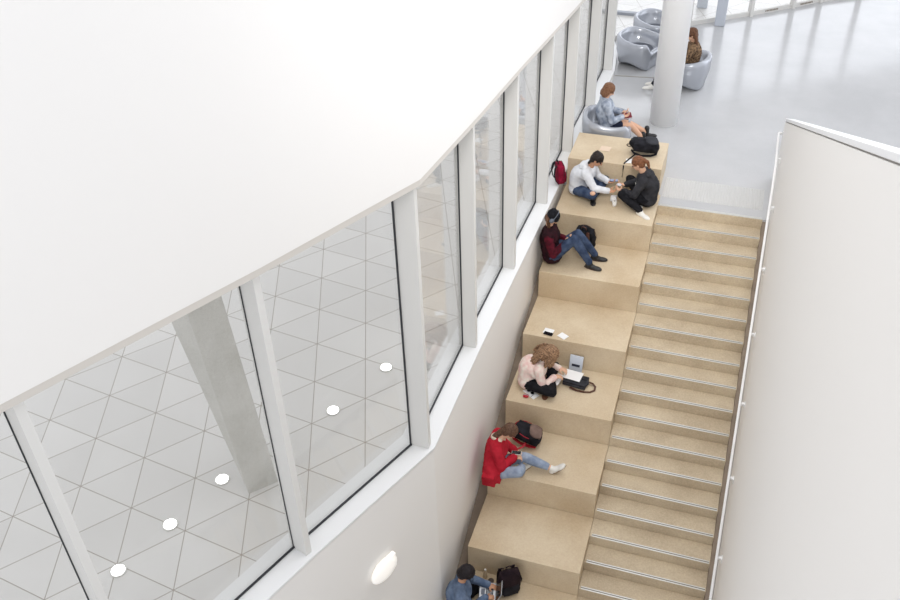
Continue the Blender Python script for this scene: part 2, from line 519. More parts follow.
def wall_x(y):
    for a, b in zip(NODES, NODES[1:]):
        if b[1] <= y <= a[1]: return a[0]+(b[0]-a[0])*(a[1]-y)/(a[1]-b[1])
    return NODES[-1][0]
bm = BM()
ysl = [.30] + [n_[1] for n_ in NODES if -7.7 < n_[1] < .2] + [-7.7]
for ya, yb in zip(ysl, ysl[1:]):
    za, zb = .5023*ya-.20, .5023*yb-.20
    a_, b_, c_, d_ = (BX-.002, ya), (BX-.002, yb), (wall_x(yb)-.01, yb), (wall_x(ya)-.01, ya)
    prism(bm, [a_+(za-.6,), b_+(zb-.6,), c_+(zb-.6,), d_+(za-.6,)], [a_+(za,), b_+(zb,), c_+(zb,), d_+(za,)])
solo('trim_7', bm, M['filler'], 'recessed strip toned as shade in the gap between the seating tiers and the left wall', None, kind='structure', origin=(0, 0, 0))

# ------------------------------------------------------------------ stairs
st = thing('staircase', 'long flight of beige concrete steps with metal nosings beside the seating tiers', 'stairs', (0, 0, 0))
NS = 25
for k in range(1, NS+1):
    z = -k*R; y0 = -k*T; y1 = -(k-1)*T
    b = BM(); box(b, .002, y0, z-R-.22, W, y1-.001, z)
    s = child('step', b, M['beige_step'], st, bevel=.003)
    b = BM(); box(b, .03, y0+.002, z+.0002, W-.012, y0+.018, z+.004); box(b, .03, y0+.034, z+.0002, W-.012, y0+.048, z+.004)
    n = child('nosing', b, M['nosing'], s)
    b = BM(); box(b, .03, y0+.019, z+.0002, W-.012, y0+.033, z+.002); child('groove', b, M['nosing_gap'], s)
b = BM(); box(b, .002, -.012, -R-.05, W, -.0005, -.0008); child('riser', b, M['beige_step'], st)
# nosing on the floor edge
b = BM(); box(b, .03, .006, .0002, W-.012, .024, .004); box(b, .03, .036, .0002, W-.012, .05, .004)
child('nosing', b, M['nosing'], st)

tier_labels = {
    -1: 'topmost beige concrete seating tier with a black backpack on it, in front of the armchair',
    0: 'beige concrete seating tier where two students sit cross-legged face to face',
    1: 'beige concrete seating tier where the person in a black beanie sits',
    2: 'empty-looking beige concrete seating tier with small papers on its front edge',
    3: 'beige concrete seating tier where the curly-haired person writes',
    4: 'beige concrete seating tier where the person in the red coat stretches out',
    5: 'empty beige concrete seating tier below the person in the red coat',
    6: 'lowest visible beige concrete seating tier, with the laptop and black-haired person',
    7: 'beige concrete seating tier below the bottom edge of the view'}
for k in range(-1, 8):
    zt = -3*k*R; y0 = -(3*k+2)*T; y1 = -(3*k-1)*T
    b = BM()
    if k == -1:
        box(b, BX, .279, 0.0, -.034, 1.19, zt)
    else:
        box(b, BX, y0, zt-6*R, -.001 if k else -.002, y1-.001, zt)
    solo('seating_tier', b, M['beige'], tier_labels[k], 'seating tier', 'concrete seating tiers', bevel=.006)

# tactile paving
bm = BM()
nx, ny = 37, 14; sub = 6; cw = 1.565/nx; cd = .64/ny
gv = []
for i in range(nx*sub+1):
    col_ = []
    for j in range(ny*sub+1):
        fx = (i/sub) % 1 - .5; fy = (j/sub) % 1 - .5
        d_ = math.hypot(fx, fy)
        col_.append(bm.verts.new((.025+cw*i/sub, .27+cd*j/sub, .0015 + (.006 if d_ < .30 else 0))))
    gv.append(col_)
for i in range(nx*sub):
    for j in range(ny*sub): bm.faces.new((gv[i][j], gv[i+1][j], gv[i+1][j+1], gv[i][j+1]))
solo('tactile_strip', bm, M['tactile'], 'band of small raised warning studs on the floor at the top of the stairs', 'tactile strip')

# handrail
hr = thing('handrail', 'white round handrail fixed along the right wall of the stairs', 'handrail', (1.635, 1.2, 0))
RX = 1.637
pts = [(RX+.06, 1.25, .865), (RX+.01, 1.245, .87), (RX, 1.22, .872), (RX, .35, .872), (RX, .2, .86), (RX, 0, .80), (RX, -11, .80-11*.5023)]
b = BM(); tube(b, pts, .019, 12); child('rail', b, M['rail'], hr, smooth=True)
for k in range(11):
    y = .44-.93*k
    z = .80 + .5023*y if y < 0 else .865
    b = BM(); tube(b, [(RX, y, z-.015), (RX+.012, y, z-.05), (RX+.05, y, z-.058)], .008, 8); lathe(b, (WX-.02, y, z-.058), [(.001, 0)], 3) if False else None
    obox(b, (RX+.03, y, z-.03), (.055, .035, .03)); box(b, WX-.012, y-.035, z-.09, WX-.001, y+.035, z-.01)
    child('bracket', b, M['rail'], hr)

# wall lamp on the near facet of the left wall
n = room_n(6); u = V((-n.y, n.x)); u = u if u.y > 0 else -u
wl = thing('wall_lamp', 'glowing white rounded lamp on the white wall below the near window', 'wall lamp', (-2.04, -6.99, -1.12))
c = V((-1.69, -6.1, 0)) + (V((-2.395, -7.87, 0))-V((-1.69, -6.1, 0)))*.5
c = V((c.x-.012*n.x, c.y-.012*n.y, -.99))
Mx = Matrix(((u.x, 0, n.x), (u.y, 0, n.y), (0, 1, 0)))
me = fuse([bxx(c + V((n.x, n.y, 0))*.04, (.14, .12, .03), Mx), ell(c + V((n.x, n.y, 0))*.05 + V((-u.x, -u.y, -.25))*.05, (.21, .17, .06), Mx)], .012, 6)
child('diffuser', me, M['lamp'], wl)
b = BM(); obox(b, c + V((n.x, n.y, 0))*.012, (.2, .17, .022), Mx); child('back_plate', b, M['rail'], wl, bevel=.004)

# ------------------------------------------------------------------ plaza pieces
bm = BM()
prism(bm, [(-3.50, -7.2, -.012), (-3.503, -7.2, -.012), (-3.70, -6.62, -.012), (-3.27, -6.95, -.012)],
          [(-3.86, -7.2, 4.4), (-4.28, -7.2, 4.4), (-4.35, -6.5, 4.4), (-3.66, -6.88, 4.4)])
solo('slanted_column', bm, M['outer_column'], 'grey leaning concrete column standing on the plaza outside the near window', 'column', bevel=.01)

reflections = [((-4.316, -8.506), 'round white reflection disc nearest the bottom left corner, left of the other plaza lamps'),
         ((-4.117, -7.833), 'round white reflection disc second from the bottom left, in the middle of the near window'),
         ((-3.889, -7.106), 'round white reflection disc just left of the foot of the leaning column'),
         ((-3.127, -5.735), 'round white reflection disc in the second window, lower of its two'),
         ((-2.787, -4.822), 'round white reflection disc in the second window, upper right of its two, near the mullion')]
for (x, y), lb in reflections:  # glowing discs put on the paving for lamp reflections in the window glass
    L_ = thing('reflection_disc', lb, 'reflection disc', (x, y, -.012), 'round lamps built as glowing discs')
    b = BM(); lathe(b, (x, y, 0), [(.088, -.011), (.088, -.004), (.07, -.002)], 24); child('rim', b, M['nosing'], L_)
    b = BM(); lathe(b, (x, y, 0), [(.07, -.003), (.068, .001), (.04, .006)], 24); child('lens', b, M['reflection_glow'], L_)

# interior round column
bm = BM(); lathe(bm, (-.305, 2.92, 0), [(.25, 0), (.25, 9.5)], 48)
o = solo('round_column', bm, M['column'], 'tall round white column standing on the lounge floor behind the armchair', 'column', smooth=True)
for p in o.data.polygons:
    if len(p.vertices) > 4: p.use_smooth = False

# far glazing
GH = 2.0
for i in range(len(GL)-1):
    a, b2 = V(GL[i]), V(GL[i+1]); d = (b2-a); n_ = V((-d.y, d.x)).normalized()
    if n_.y < 0: n_ = -n_
    root = bpy.data.objects.new('window_%d' % (i+20), None); link(root); root.location = ((a.x+b2.x)/2, (a.y+b2.y)/2, 0)
    tag(root, kind='structure', label='floor to ceiling glazing bay at the far end of the lounge, bay %d' % (i+1))
    def q4(o0, o1): return [tuple(a+n_*o0), tuple(b2+n_*o0), tuple(b2+n_*o1), tuple(a+n_*o1)]
    b = BM(); slab(b, q4(0, .06), 0, .1); slab(b, q4(0, .06), GH, GH+.12); child('frame', b, M['fin'], root)
    b = BM(); slab(b, q4(.025, .035), .1, GH); child('glass_pane', b, M['glass'], root)
    b = BM(); dn = d.normalized()
    obox(b, (b2.x, b2.y, GH/2), (.07, .12, GH), Matrix(((dn.x, n_.x, 0), (dn.y, n_.y, 0), (0, 0, 1)))); child('mullion', b, M['fin'], root)
    if i in (2, 3, 4):
        b = BM()
        c = (a+b2)/2 - n_*.006
        for k in range(9):
            p = c + dn*(-.16+.04*k); obox(b, (p.x, p.y, .052), (.022, .006, .035), Matrix(((dn.x, n_.x, 0), (dn.y, n_.y, 0), (0, 0, 1))))
        child('vent_slots', b, M['filler'], root)
bm = BM()
for i in range(len(GL)-1):
    a, b2 = V(GL[i]), V(GL[i+1]); d = (b2-a); n_ = V((-d.y, d.x)).normalized()
    if n_.y < 0: n_ = -n_
    slab(bm, [tuple(a), tuple(b2), tuple(b2+n_*.25), tuple(a+n_*.25)], GH+.12, 7.5)
solo('wall_far', bm, M['paint'], 'white wall above the far lounge glazing', None, kind='structure', origin=(0, 0, 0))

M['post'] = mat('blue_grey_post', (190, 196, 206), .35, spec=.5)
bm = BM(); slab(bm, [(.16, 7.8), (.38, 7.8), (.38, 8.0), (.16, 8.0)], 0, 6)
solo('steel_post', bm, M['post'], 'blue-grey post standing on the lounge floor just inside the far glazing', 'post', bevel=.02)
bm = BM(); slab(bm, [(-.33, 8.85), (-.1, 8.85), (-.1, 9.05), (-.33, 9.05)], -.012, 6)
solo('steel_post', bm, M['post'], 'blue-grey post standing outside beyond the far glazing, behind the round column', 'post', bevel=.02)
# joint strip across the lounge floor
bm = BM(); prism(bm, [(-1.5, 4.66, .0003), (-.55, 4.765, .0003), (-.55, 4.79, .0003), (-1.5, 4.685, .0003)], [(-1.5, 4.66, .008), (-.55, 4.765, .008), (-.55, 4.79, .008), (-1.5, 4.685, .008)])
solo('trim_6', bm, mat('floor_joint', (160, 156, 148), .5), 'thin joint strip across the lounge floor', None, kind='structure')
# outdoor bench seen through the glass
bm = BM(); box(bm, -2.5, 8.0, -.012, -1.55, 8.12, .05)
solo('plaza_kerb', bm, mat('kerb', (150, 155, 165), .5), 'short low grey kerb on the plaza beyond the lounge glazing', 'kerb')

# ------------------------------------------------------------------ armchairs
def armchair_mesh():
    """sculpted tub: high rounded back, arms with cut ends, arched underside"""
    bm = BM(); n = 96; rings = []
    def sm(a, b, x):
        t = min(1, max(0, (x-a)/(b-a))); return t*t*(3-2*t)
    def outer(th):
        c, s = abs(math.cos(th)), abs(math.sin(th))
        r = (c**2.5 + s**2.5)**(-1/2.5)*.44
        if math.cos(th) > 0: r = min(r, .40/max(.01, math.cos(th)))
        return r
    for k in range(n):
        th = -math.pi + 2*math.pi*k/n
        a = abs(th); back = sm(1.2, 2.7, a); arm = sm(.50, .80, a)
        ro = outer(th); hr = .42 + arm*(.15 + .07*back)
        arch = .13*(math.sin(a*1.0-.1)**2)**1.5*(1 if a > .9 else sm(.5, .9, a))   # raised underside at the flanks
        rim = ro; inr = ro-.085
        col = []
        prof = [(.55*ro, .02+arch), (.80*ro, .0+arch), (.86*ro, .03+arch), (.88*ro, .10+arch*.8), (.93*ro, .2+arch*.5), (ro*1.0, .34+arch*.2),
                (ro*1.02, hr-.10), (ro*1.01, hr-.035), (ro-.025, hr-.005), (ro-.055, hr), (inr+.015, hr-.01), (inr-.005, hr-.04)]
        sd = .34
        prof += [(inr-.02, max(sd+.03, hr-.10) if arm > .5 else sd+.03), (inr-.04, sd+.012), (inr-.08, sd), (inr*.5, sd-.01), (inr*.12, sd-.012)]
        rings.append([bm.verts.new((r*math.cos(th), r*math.sin(th), z)) for r, z in prof])
    m = len(rings[0])
    for k in range(n):
        A, B = rings[k], rings[(k+1) % n]
        for j in range(m-1): bm.faces.new((A[j], B[j], B[j+1], A[j+1]))
    bm.faces.new([r[0] for r in rings][::-1]); bm.faces.new([r[-1] for r in rings])
    bmesh.ops.recalc_face_normals(bm, faces=bm.faces)
    me = bpy.data.meshes.new('shell'); bm.to_mesh(me); bm.free()
    for p in me.polygons: p.use_smooth = True
    return me
ch_me = armchair_mesh()
def pad_mesh():
    return fuse([ell((.02, 0, .35), (.27, .26, .03))], .012, 3)
pad_me = pad_mesh()
def armchair(loc, rz, label):
    r = thing('armchair', label, 'armchair', loc, 'sculpted grey lounge armchairs', rz)
    child('shell', ch_me, M['chair'], r, world=False)
    child('seat_pad', pad_me, M['cushion'], r, world=False)
    return r
armchair((-1.14, 1.70, 0), math.radians(8), 'glossy grey tub armchair behind the topmost tier, with the book reader in it')
armchair((-1.15, 5.36, 0), math.radians(-20), 'empty glossy grey tub armchair left of the white column, nearer of the two empty ones')
armchair((-.98, 6.45, 0), math.radians(-25), 'empty glossy grey tub armchair farthest away, partly hidden by the white column')
armchair((-.13, 4.60, 0), math.radians(165), 'glossy grey tub armchair right of the white column, with the long-haired person in it')

# ------------------------------------------------------------------ people
def ik(a, b, l1, l2, hint):
    a, b, hint = V(a), V(b), V(hint)
    d = b-a; L = d.length; L2 = min(L, (l1+l2)*.999)
    if L < 1e-4: return a + hint.normalized()*l1
    x = (l1*l1-l2*l2+L2*L2)/(2*L2); h = math.sqrt(max(0, l1*l1-x*x))
    u = d/L; hh = hint - u*hint.dot(u); hh.normalize()
    return a + u*x*(L/L2 if L > L2 else 1) + hh*h

def fr_mat(r, f, u): return Matrix((r, f, u)).transposed()

def hand(w, d, side, n, curl=.55, s=1.0):
    """palm, four fingers and thumb. d along the hand, side towards the thumb, n palm normal"""
    d = V(d).normalized(); n = V(n); n = (n-d*n.dot(d)).normalized(); side = V(side)
    a = d.cross(n).normalized()
    if a.dot(side) < 0: a = -a
    w = V(w); pr = [ell(w+d*.045*s, (.040*s, .050*s, .016*s), fr_mat(a, d, n)), cap(w-d*.01, .024*s, w+d*.03*s, .022*s)]
    for k, (o, L) in enumerate(((.029, .92), (.010, 1.0), (-.010, .95), (-.028, .76))):
        p = w + d*.078*s + a*o*s; ang = .25
        for q, seg in enumerate((.040, .026, .020)):
            ang += curl*(.7 if q == 0 else 1)
            dd = d*math.cos(ang) + n*math.sin(ang)
            p2 = p + dd*seg*L*s
            pr.append(cap(p, (.0092-.0008*q)*s, p2, (.0086-.0008*q)*s)); p = p2
    p = w + d*.022*s + a*.030*s
    for q, (seg, k1, k2, k3) in enumerate(((.042, .55, .75, .35), (.032, .75, .35, .6), )):
        dd = (d*k1 + a*k2 + n*k3).normalized(); p2 = p + dd*seg*s
        pr.append(cap(p, (.0125-.0015*q)*s, p2, (.011-.0015*q)*s)); p = p2
    return pr

class Pose: pass

def pose(P, N, Hd, face, fwd, wr, wl, kr, ar, kl, al, er=None, el=None, bend=.06, s=.96, ls=1.0, hand_n=(0, 0, -1), up_hint=(0, 0, 1), toes=None, hand_d=None):
    q = Pose(); q.s = s
    q.P, q.N, q.H = V(P), V(N), V(Hd)
    q.f = V(fwd).normalized(); q.r = q.f.cross(V((0, 0, 1))).normalized()
    q.up = (q.N-q.P).normalized(); q.tf = q.up.cross(-q.r).normalized()
    if q.tf.dot(q.f) < -.3: q.tf = -q.tf
    q.tf = (q.f - q.up*q.f.dot(q.up)).normalized()
    q.mid = (q.P+q.N)/2 - q.tf*bend
    q.shr = q.N - q.up*.055*s + q.r*.165*s; q.shl = q.N - q.up*.055*s - q.r*.165*s
    q.hr = q.P + q.r*.095*s; q.hl = q.P - q.r*.095*s
    q.wr, q.wl = V(wr), V(wl)
    def clampw(sh, w_):
        d = w_-sh; m = .53*s
        return sh + d*min(1, m/d.length)
    q.wr = clampw(q.shr, q.wr); q.wl = clampw(q.shl, q.wl)
    q.er = ik(q.shr, q.wr, .29*s, .25*s, er or (q.r*.7 - V((0, 0, .8)) - q.f*.3))
    q.el = ik(q.shl, q.wl, .29*s, .25*s, el or (-q.r*.7 - V((0, 0, .8)) - q.f*.3))
    def leg(h, k, a):
        a = V(a); d = a-h; m = .83*s*ls
        if d.length > m: a = h + d*m/d.length
        kk = ik(h, a, .43*s*ls, .41*s*ls, V(k)-(h+a)/2)
        return kk, a
    q.kr, q.ar = leg(q.hr, kr, ar); q.kl, q.al = leg(q.hl, kl, al)
    t = toes or {}
    q.tr = V(t.get('r', q.f)).normalized(); q.tl = V(t.get('l', q.f)).normalized()
    fc = V(face).normalized(); q.hf = fc
    hr = fc.cross(V(up_hint)); q.hrt = hr.normalized(); q.hu = q.hrt.cross(fc).normalized()
    q.hM = fr_mat(q.hrt, q.hf, q.hu)
    q.hn = V(hand_n); q.hd = hand_d
    return q

def torso_pr(q, o=0.0, hips=True):
    s = q.s; Mt = fr_mat(q.r, q.tf, q.up); pr = []
    if hips: pr += [ell(q.P, ((.165+o)*1, .125+o, .105+o), fr_mat(q.r, q.f, V((0, 0, 1))))]
    c = q.N - q.up*.14*s; a = q.P + q.up*.03
    for k in range(9):
        t = k/8; m = a*(1-t)**2 + (q.mid*2-(a+c)/2)*2*t*(1-t) + c*t*t
        w_ = .150 - .022*math.sin(math.pi*t) + .012*t; d_ = .118 - .012*math.sin(math.pi*t)
        pr.append(ell(m, (w_+o, d_+o, .10+o), Mt))
    pr += [cap(q.shr-q.r*.02, .055+o, q.shl+q.r*.02, .055+o), ell(q.N-q.up*.09, (.15+o, .10+o, .09+o), Mt), cap(q.N-q.up*.06, .075+o, q.N-q.up*.01, .055+o*.7)]
    return pr
def arm_pr(q, o=0.0, cut=1.0):
    pr = []
    for sh, e, w_ in ((q.shr, q.er, q.wr), (q.shl, q.el, q.wl)):
        pr += [cap(sh, .054+o, e, .040+o), cap(e, .040+o, e+(w_-e)*cut, .028+o*1.1)]
    return pr
def leg_pr(q, o=0.0, cut=1.0, r0=.082):
    pr = []
    for h, k, a in ((q.hr, q.kr, q.ar), (q.hl, q.kl, q.al)):
        pr += [cap(h, r0+o, k, .055+o), cap(k, .054+o, k+(a-k)*.35, .055+o), cap(k+(a-k)*.35, .054+o, k+(a-k)*cut, .038+o)]
    return pr
def head_pr(q):
    C, r, f, u, Mh = q.H, q.hrt, q.hf, q.hu, q.hM
    return [ell(C+u*.022-f*.012, (.074, .092, .088), Mh), ell(C-u*.035+f*.022, (.056, .062, .075), Mh), ell(C-u*.085+f*.052, (.026, .024, .022), Mh),
            cap(C+f*.086+u*.006, .008, C+f*.104-u*.026, .0125), ell(C+f*.074+u*.026, (.05, .014, .010), Mh),
            ell(C+r*.073-u*.01-f*.01, (.010, .018, .03), Mh), ell(C-r*.073-u*.01-f*.01, (.010, .018, .03), Mh),
            cap(q.N-q.up*.04, .056, C-u*.05-f*.02, .05), cap(q.N-q.up*.02, .054, C-f*.035-u*.02, .05)]
def shoe_pr(a, t, o=0.0):
    t = V(t).normalized(); up = V((0, 0, 1)); up = (up - t*up.dot(t)); up = up.normalized() if up.length > .2 else V((1, 0, 0))
    sd = t.cross(up); Mt = fr_mat(sd, t, up)
    base = a - up*.055
    return [ell(base+t*.03, (.042+o, .085, .038+o), Mt), ell(base+t*.12-up*.008, (.044+o, .085, .030+o), Mt), cap(a+up*.0, .038+o, base+t*.02, .04+o), ell(base-t*.03, (.036+o, .04, .036+o), Mt)]

def build_person(name, label, q, skin, top, legs, shoes, hair, tops=None, group=None, top_prims=(), leg_cut=.95, extra=None, bare_legs=False, toplen=.0, sleeve=.93, leg_o=.018, top_o=.028, shoe_h=0, pants='trousers', hairname='hair', hair_prims=None, hair_disp=.014, gr='people'):
    base = V((q.P.x, q.P.y, q.P.z-.12))
    root = thing(name, label, 'person', base, 'people sitting on the tiers and armchairs')
    pr = torso_pr(q) + arm_pr(q) + leg_pr(q) + head_pr(q)
    for (e, w_, sgn) in ((q.er, q.wr, -1), (q.el, q.wl, 1)):
        d = (w_-e).normalized()
        if q.hd: d = (d*.5 + V(q.hd)).normalized()
        pr += hand(w_, d, q.r*sgn + V((0, 0, .4)), q.hn)
    for a, t in ((q.ar, q.tr), (q.al, q.tl)): pr += shoe_pr(a, t, -.010)
    child('body', fuse(pr, .0065, 2), skin, root)
    # face
    C, r, f, u = q.H, q.hrt, q.hf, q.hu
    for sg in (-1, 1):
        b = BM(); bmesh.ops.create_icosphere(b, subdivisions=2, radius=.0115, matrix=Matrix.Translation(C+f*.076+r*.030*sg+u*.006))
        child('eye', b, M['eye'], root, smooth=True)
    child('mouth', fuse([ell(C+f*.081-u*.052, (.022, .010, .006), q.hM)], .004, 1), M['lip'], root)
    child(legs[0], fuse([ell(q.P, (.175, .135, .105), fr_mat(q.r, q.f, V((0, 0, 1))))] + leg_pr(q, leg_o, leg_cut), .009, 5, .010, .05), legs[1], root) if not bare_legs else None
    tp = torso_pr(q, top_o) + arm_pr(q, top_o*.75, sleeve) + list(top_prims)
    child(top[0], fuse(tp, .009, 7, .014, .06), top[1], root)
    for a, t in ((q.ar, q.tr), (q.al, q.tl)):
        sp = shoe_pr(a, t, .004)
        if shoe_h: sp.append(cap(a, .045, a + (V((0, 0, 1))*shoe_h), .046))
        sh = child(shoes[0], fuse(sp, .008, 2), shoes[1], root)
        if len(shoes) > 2:
            up = V((0, 0, 1)); tt = V(t).normalized(); up = (up-tt*up.dot(tt)); up = up.normalized() if up.length > .2 else V((1, 0, 0))
            sd = tt.cross(up); Mt = fr_mat(sd, tt, up)
            child('sole', fuse([ell(a-up*.085+tt*.06, (.047, .15, .014), Mt)], .008, 1), shoes[2], sh)
    if hair_prims: child(hairname, fuse(hair_prims(q), .007, 1, hair_disp, .02), hair, root)
    if extra: extra(q, root)
    return root

def hair_cap(q, g=0.0):
    C, r, f, u = q.H, q.hrt, q.hf, q.hu
    return [ell(C+u*.034-f*.024, (.084+g, .098+g, .088+g), q.hM), ell(C-u*.02-f*.05, (.076+g, .06+g, .075+g), q.hM)]
def hh(name, rgb, rgb2): return mat(name, rgb, .55, spec=.3, rgb2=rgb2, vscale=60, bump=.5, bscale=150)

Z = {k: -3*k*R for k in range(-1, 8)}
white_rubber = mat('white_rubber', (226, 224, 218), .5)
black_l = mat('black_leather', (26, 25, 27), .45)
denim = cloth('blue_denim', (44, 56, 80), rgb2=(74, 88, 114), scale=9)
light_denim = cloth('light_denim', (124, 138, 162), rgb2=(160, 172, 190), scale=9)
black_cl = cloth('black_cloth', (20, 20, 24), rgb2=(34, 34, 38))

# --- student in the pale hoodie (upper tier, facing right)
z = Z[0]
q = pose((-1.30, .02, z+.125), (-1.12, -.06, z+.565), (-1.00, -.11, z+.735), (.78, -.08, -.62), (1, -.1, 0),
         (-.78, -.17, z+.235), (-.83, .06, z+.27), (-.98, -.30, z+.2), (-1.00, .03, z+.075), (-.98, .30, z+.2), (-1.02, -.12, z+.08), bend=.09, hand_n=(0, 0, 1), hand_d=(1, 0, .1), toes={'r': (.1, 1, -.1), 'l': (.2, -1, -.1)})
def h1(q):
    C, r, f, u = q.H, q.hrt, q.hf, q.hu
    return hair_cap(q, .004) + [ell(C+u*.085-f*.075, (.04, .045, .04), q.hM), ell(C+u*.03+f*.055, (.05, .03, .035), q.hM), cap(C-f*.07+r*.05, .035, C-f*.06-u*.12+r*.05, .02), cap(C-f*.07-r*.05, .035, C-f*.06-u*.12-r*.05, .02)]
def ex1(q, root):
    child('hood', fuse([cap(q.N-q.tf*.06-q.r*.09+q.up*.0, .05, q.N-q.tf*.06+q.r*.09, .05), ell(q.N-q.tf*.10-q.up*.05, (.11, .06, .09), fr_mat(q.r, q.tf, q.up))], .009, 3, .012, .05), hoodie, root)
    k = q.kr; child('knee_tear', fuse([ell(k+V((.012, -.03, .055)), (.045, .045, .03))], .008, 1), M['skin'], root)
hoodie = cloth('pale_grey_hoodie', (206, 208, 214), rgb2=(224, 226, 230), scale=8)
build_person('person', 'person in a pale grey hoodie and ripped jeans sitting cross-legged by the maroon backpack', q, M['skin_b'], ('hoodie', hoodie), ('jeans', denim), ('shoe', black_l), hh('black_hair', (22, 18, 18), (44, 34, 30)), hair_prims=h1, extra=ex1)

# --- student in dark hoodie, facing left
q = pose((-.17, -.03, z+.125), (-.27, -.06, z+.575), (-.38, -.08, z+.735), (-.80, 0, -.58), (-1, -.05, 0),
         (-.55, .07, z+.25), (-.56, -.13, z+.25), (-.56, .18, z+.2), (-.30, -.02, z+.085), (-.56, -.22, z+.22), (-.23, -.36, z+.075), bend=.08, hand_n=(0, 0, 1), hand_d=(-1, 0, .1), toes={'r': (.3, -1, -.1), 'l': (.75, -.5, -.05)})
def h2(q):
    C, r, f, u = q.H, q.hrt, q.hf, q.hu
    return hair_cap(q, .002) + [ell(C-f*.10+u*.03, (.035, .035, .035), q.hM), cap(C-f*.115+u*.02, .03, C-f*.15-u*.05, .03), cap(C-f*.15-u*.05, .03, C-f*.12-u*.15, .014)]
dark_hoodie = cloth('charcoal_hoodie', (40, 40, 44), rgb2=(60, 60, 64), scale=9)
def ex2(q, root):
    child('hood', fuse([cap(q.N-q.tf*.06-q.r*.09, .048, q.N-q.tf*.06+q.r*.09, .048), ell(q.N-q.tf*.11-q.up*.06, (.10, .055, .09), fr_mat(q.r, q.tf, q.up))], .009, 3, .012, .05), dark_hoodie, root)
    b = BM(); p = q.N - q.up*.16 + q.tf*.135 - q.r*(-.05)
    child('chest_mark', fuse([ell(q.N-q.up*.15+q.tf*.135-q.r*.05, (.022, .012, .028), fr_mat(q.r, q.tf, q.up))], .005, 1), white_rubber, root)
build_person('person', 'person in a charcoal hoodie with a ponytail sitting at the step edge, in white trainers', q, M['skin'], ('hoodie', dark_hoodie), ('trousers', black_cl), ('shoe', white_rubber, mat('beige_sole', (196, 172, 138), .6)), hh('auburn_hair', (92, 56, 36), (140, 92, 62)), hair_prims=h2, extra=ex2)

# --- beanie person
z = Z[1]
q = pose((-1.41, -1.27, z+.125), (-1.475, -1.27, z+.60), (-1.44, -1.265, z+.775), (.72, .12, -.68), (1, .06, 0),
         (-1.22, -1.30, z+.37), (-1.24, -1.16, z+.37), (-.92, -1.28, z+.8), (-.81, -1.32, z+.095), (-.92, -1.1, z+.8), (-.77, -1.08, z+.095), bend=.03, s=1.04, ls=1.1, hand_n=(.2, 0, 1), hand_d=(.9, 0, .3), toes={'r': (1, -.12, -.08), 'l': (1, .1, -.08)})
maroon = cloth('maroon_plaid', (58, 16, 26), rgb2=(92, 22, 38), scale=16)
beanie_m = cloth('black_knit', (20, 20, 24), rgb2=(36, 36, 42), scale=40)
def h3(q):
    C, r, f, u = q.H, q.hrt, q.hf, q.hu
    return [ell(C-u*.03-f*.03, (.08, .075, .075), q.hM), cap(C-f*.05+r*.06-u*.04, .03, q.N+r*.05, .025), cap(C-f*.05-r*.06-u*.04, .03, q.N-r*.05, .025)]
def ex3(q, root):
    C, r, f, u = q.H, q.hrt, q.hf, q.hu
    child('beanie', fuse([ell(C+u*.05-f*.02, (.095, .108, .092), q.hM), ell(C+u*.03-f*.01, (.098, .112, .05), q.hM), ell(C+u*.10-f*.06, (.06, .06, .05), q.hM)], .007, 2, .006, .015), beanie_m, root)
    child('vest', fuse(torso_pr(q, .036), .010, 3, .012, .06), cloth('dark_vest', (30, 16, 20), rgb2=(52, 20, 28)), root)
p3 = build_person('person', 'person in a black beanie and maroon jacket sitting against the wall with knees up', q, M['skin'], ('jacket', maroon), ('jeans', denim), ('shoe', black_l, mat('dark_sole', (70, 42, 34), .6)), hh('brown_hair', (70, 46, 34), (110, 76, 54)), hair_prims=h3, extra=ex3)
C, r, f, u = q.H, q.hrt, q.hf, q.hu
hp = thing('headphones', 'grey over-ear headphones worn over the black beanie', 'headphones', C)
b = BM(); tube(b, [C + r*.112*math.sin(a) + u*(.125*math.cos(a)+.025) - f*.01 for a in [math.radians(x) for x in range(-95, 96, 10)]], .006, 8)
grey_pl = mat('grey_plastic', (96, 102, 114), .35); child('band', b, grey_pl, hp, smooth=True)
for sg in (-1, 1): child('ear_cup', fuse([ell(C+r*.108*sg+u*.01-f*.01, (.02, .036, .042), q.hM)], .006, 1), grey_pl, hp)

# --- curly haired person writing
z = Z[3]
q = pose((-1.31, -3.12, z+.125), (-1.12, -3.05, z+.44), (-1.03, -3.01, z+.56), (.42, .10, -.90), (1, .08, 0),
         (-.93, -3.06, z+.20), (-.90, -2.88, z+.22), (-.95, -3.40, z+.15), (-1.00, -2.95, z+.075), (-.95, -2.72, z+.18), (-1.02, -3.18, z+.075), bend=.12, hand_n=(0, 0, -1), hand_d=(1, 0, -.1), toes={'r': (.1, 1, -.1), 'l': (.1, -1, -.1)})
knit = cloth('pale_pink_knit', (234, 226, 216), rgb2=(226, 190, 184), scale=12)
rnd = random.Random(3)
def h4(q):
    C, r, f, u = q.H, q.hrt, q.hf, q.hu
    pr = hair_cap(q, .030)
    bk = (-V(q.tf) - V((0, 0, .15))).normalized()
    for k in range(34):      # locks lying over the upper back
        p = C - q.hf*.03 + V((rnd.uniform(-.05, .03), rnd.uniform(-.12, .12), rnd.uniform(.02, .07)))
        for j in range(5):
            t_ = j/5
            p2 = p + V((-.040, rnd.uniform(-.018, .018), -.012-.012*j))
            pr.append(cap(p, .020, p2, .019)); p = p2
    for k in range(60):
        a = rnd.uniform(-1, 1)*2.2; h = rnd.uniform(-.02, .09)
        d = (-f*math.cos(a) + r*math.sin(a))
        p = C + d*.085 + u*h
        for j in range(4):
            p2 = p + d*.022*(1-j*.3) + V((0, 0, -.034)) + V((rnd.uniform(-.014, .014), rnd.uniform(-.014, .014), 0)) - q.tf*.018
            pr.append(cap(p, .017, p2, .017)); p = p2
    return pr
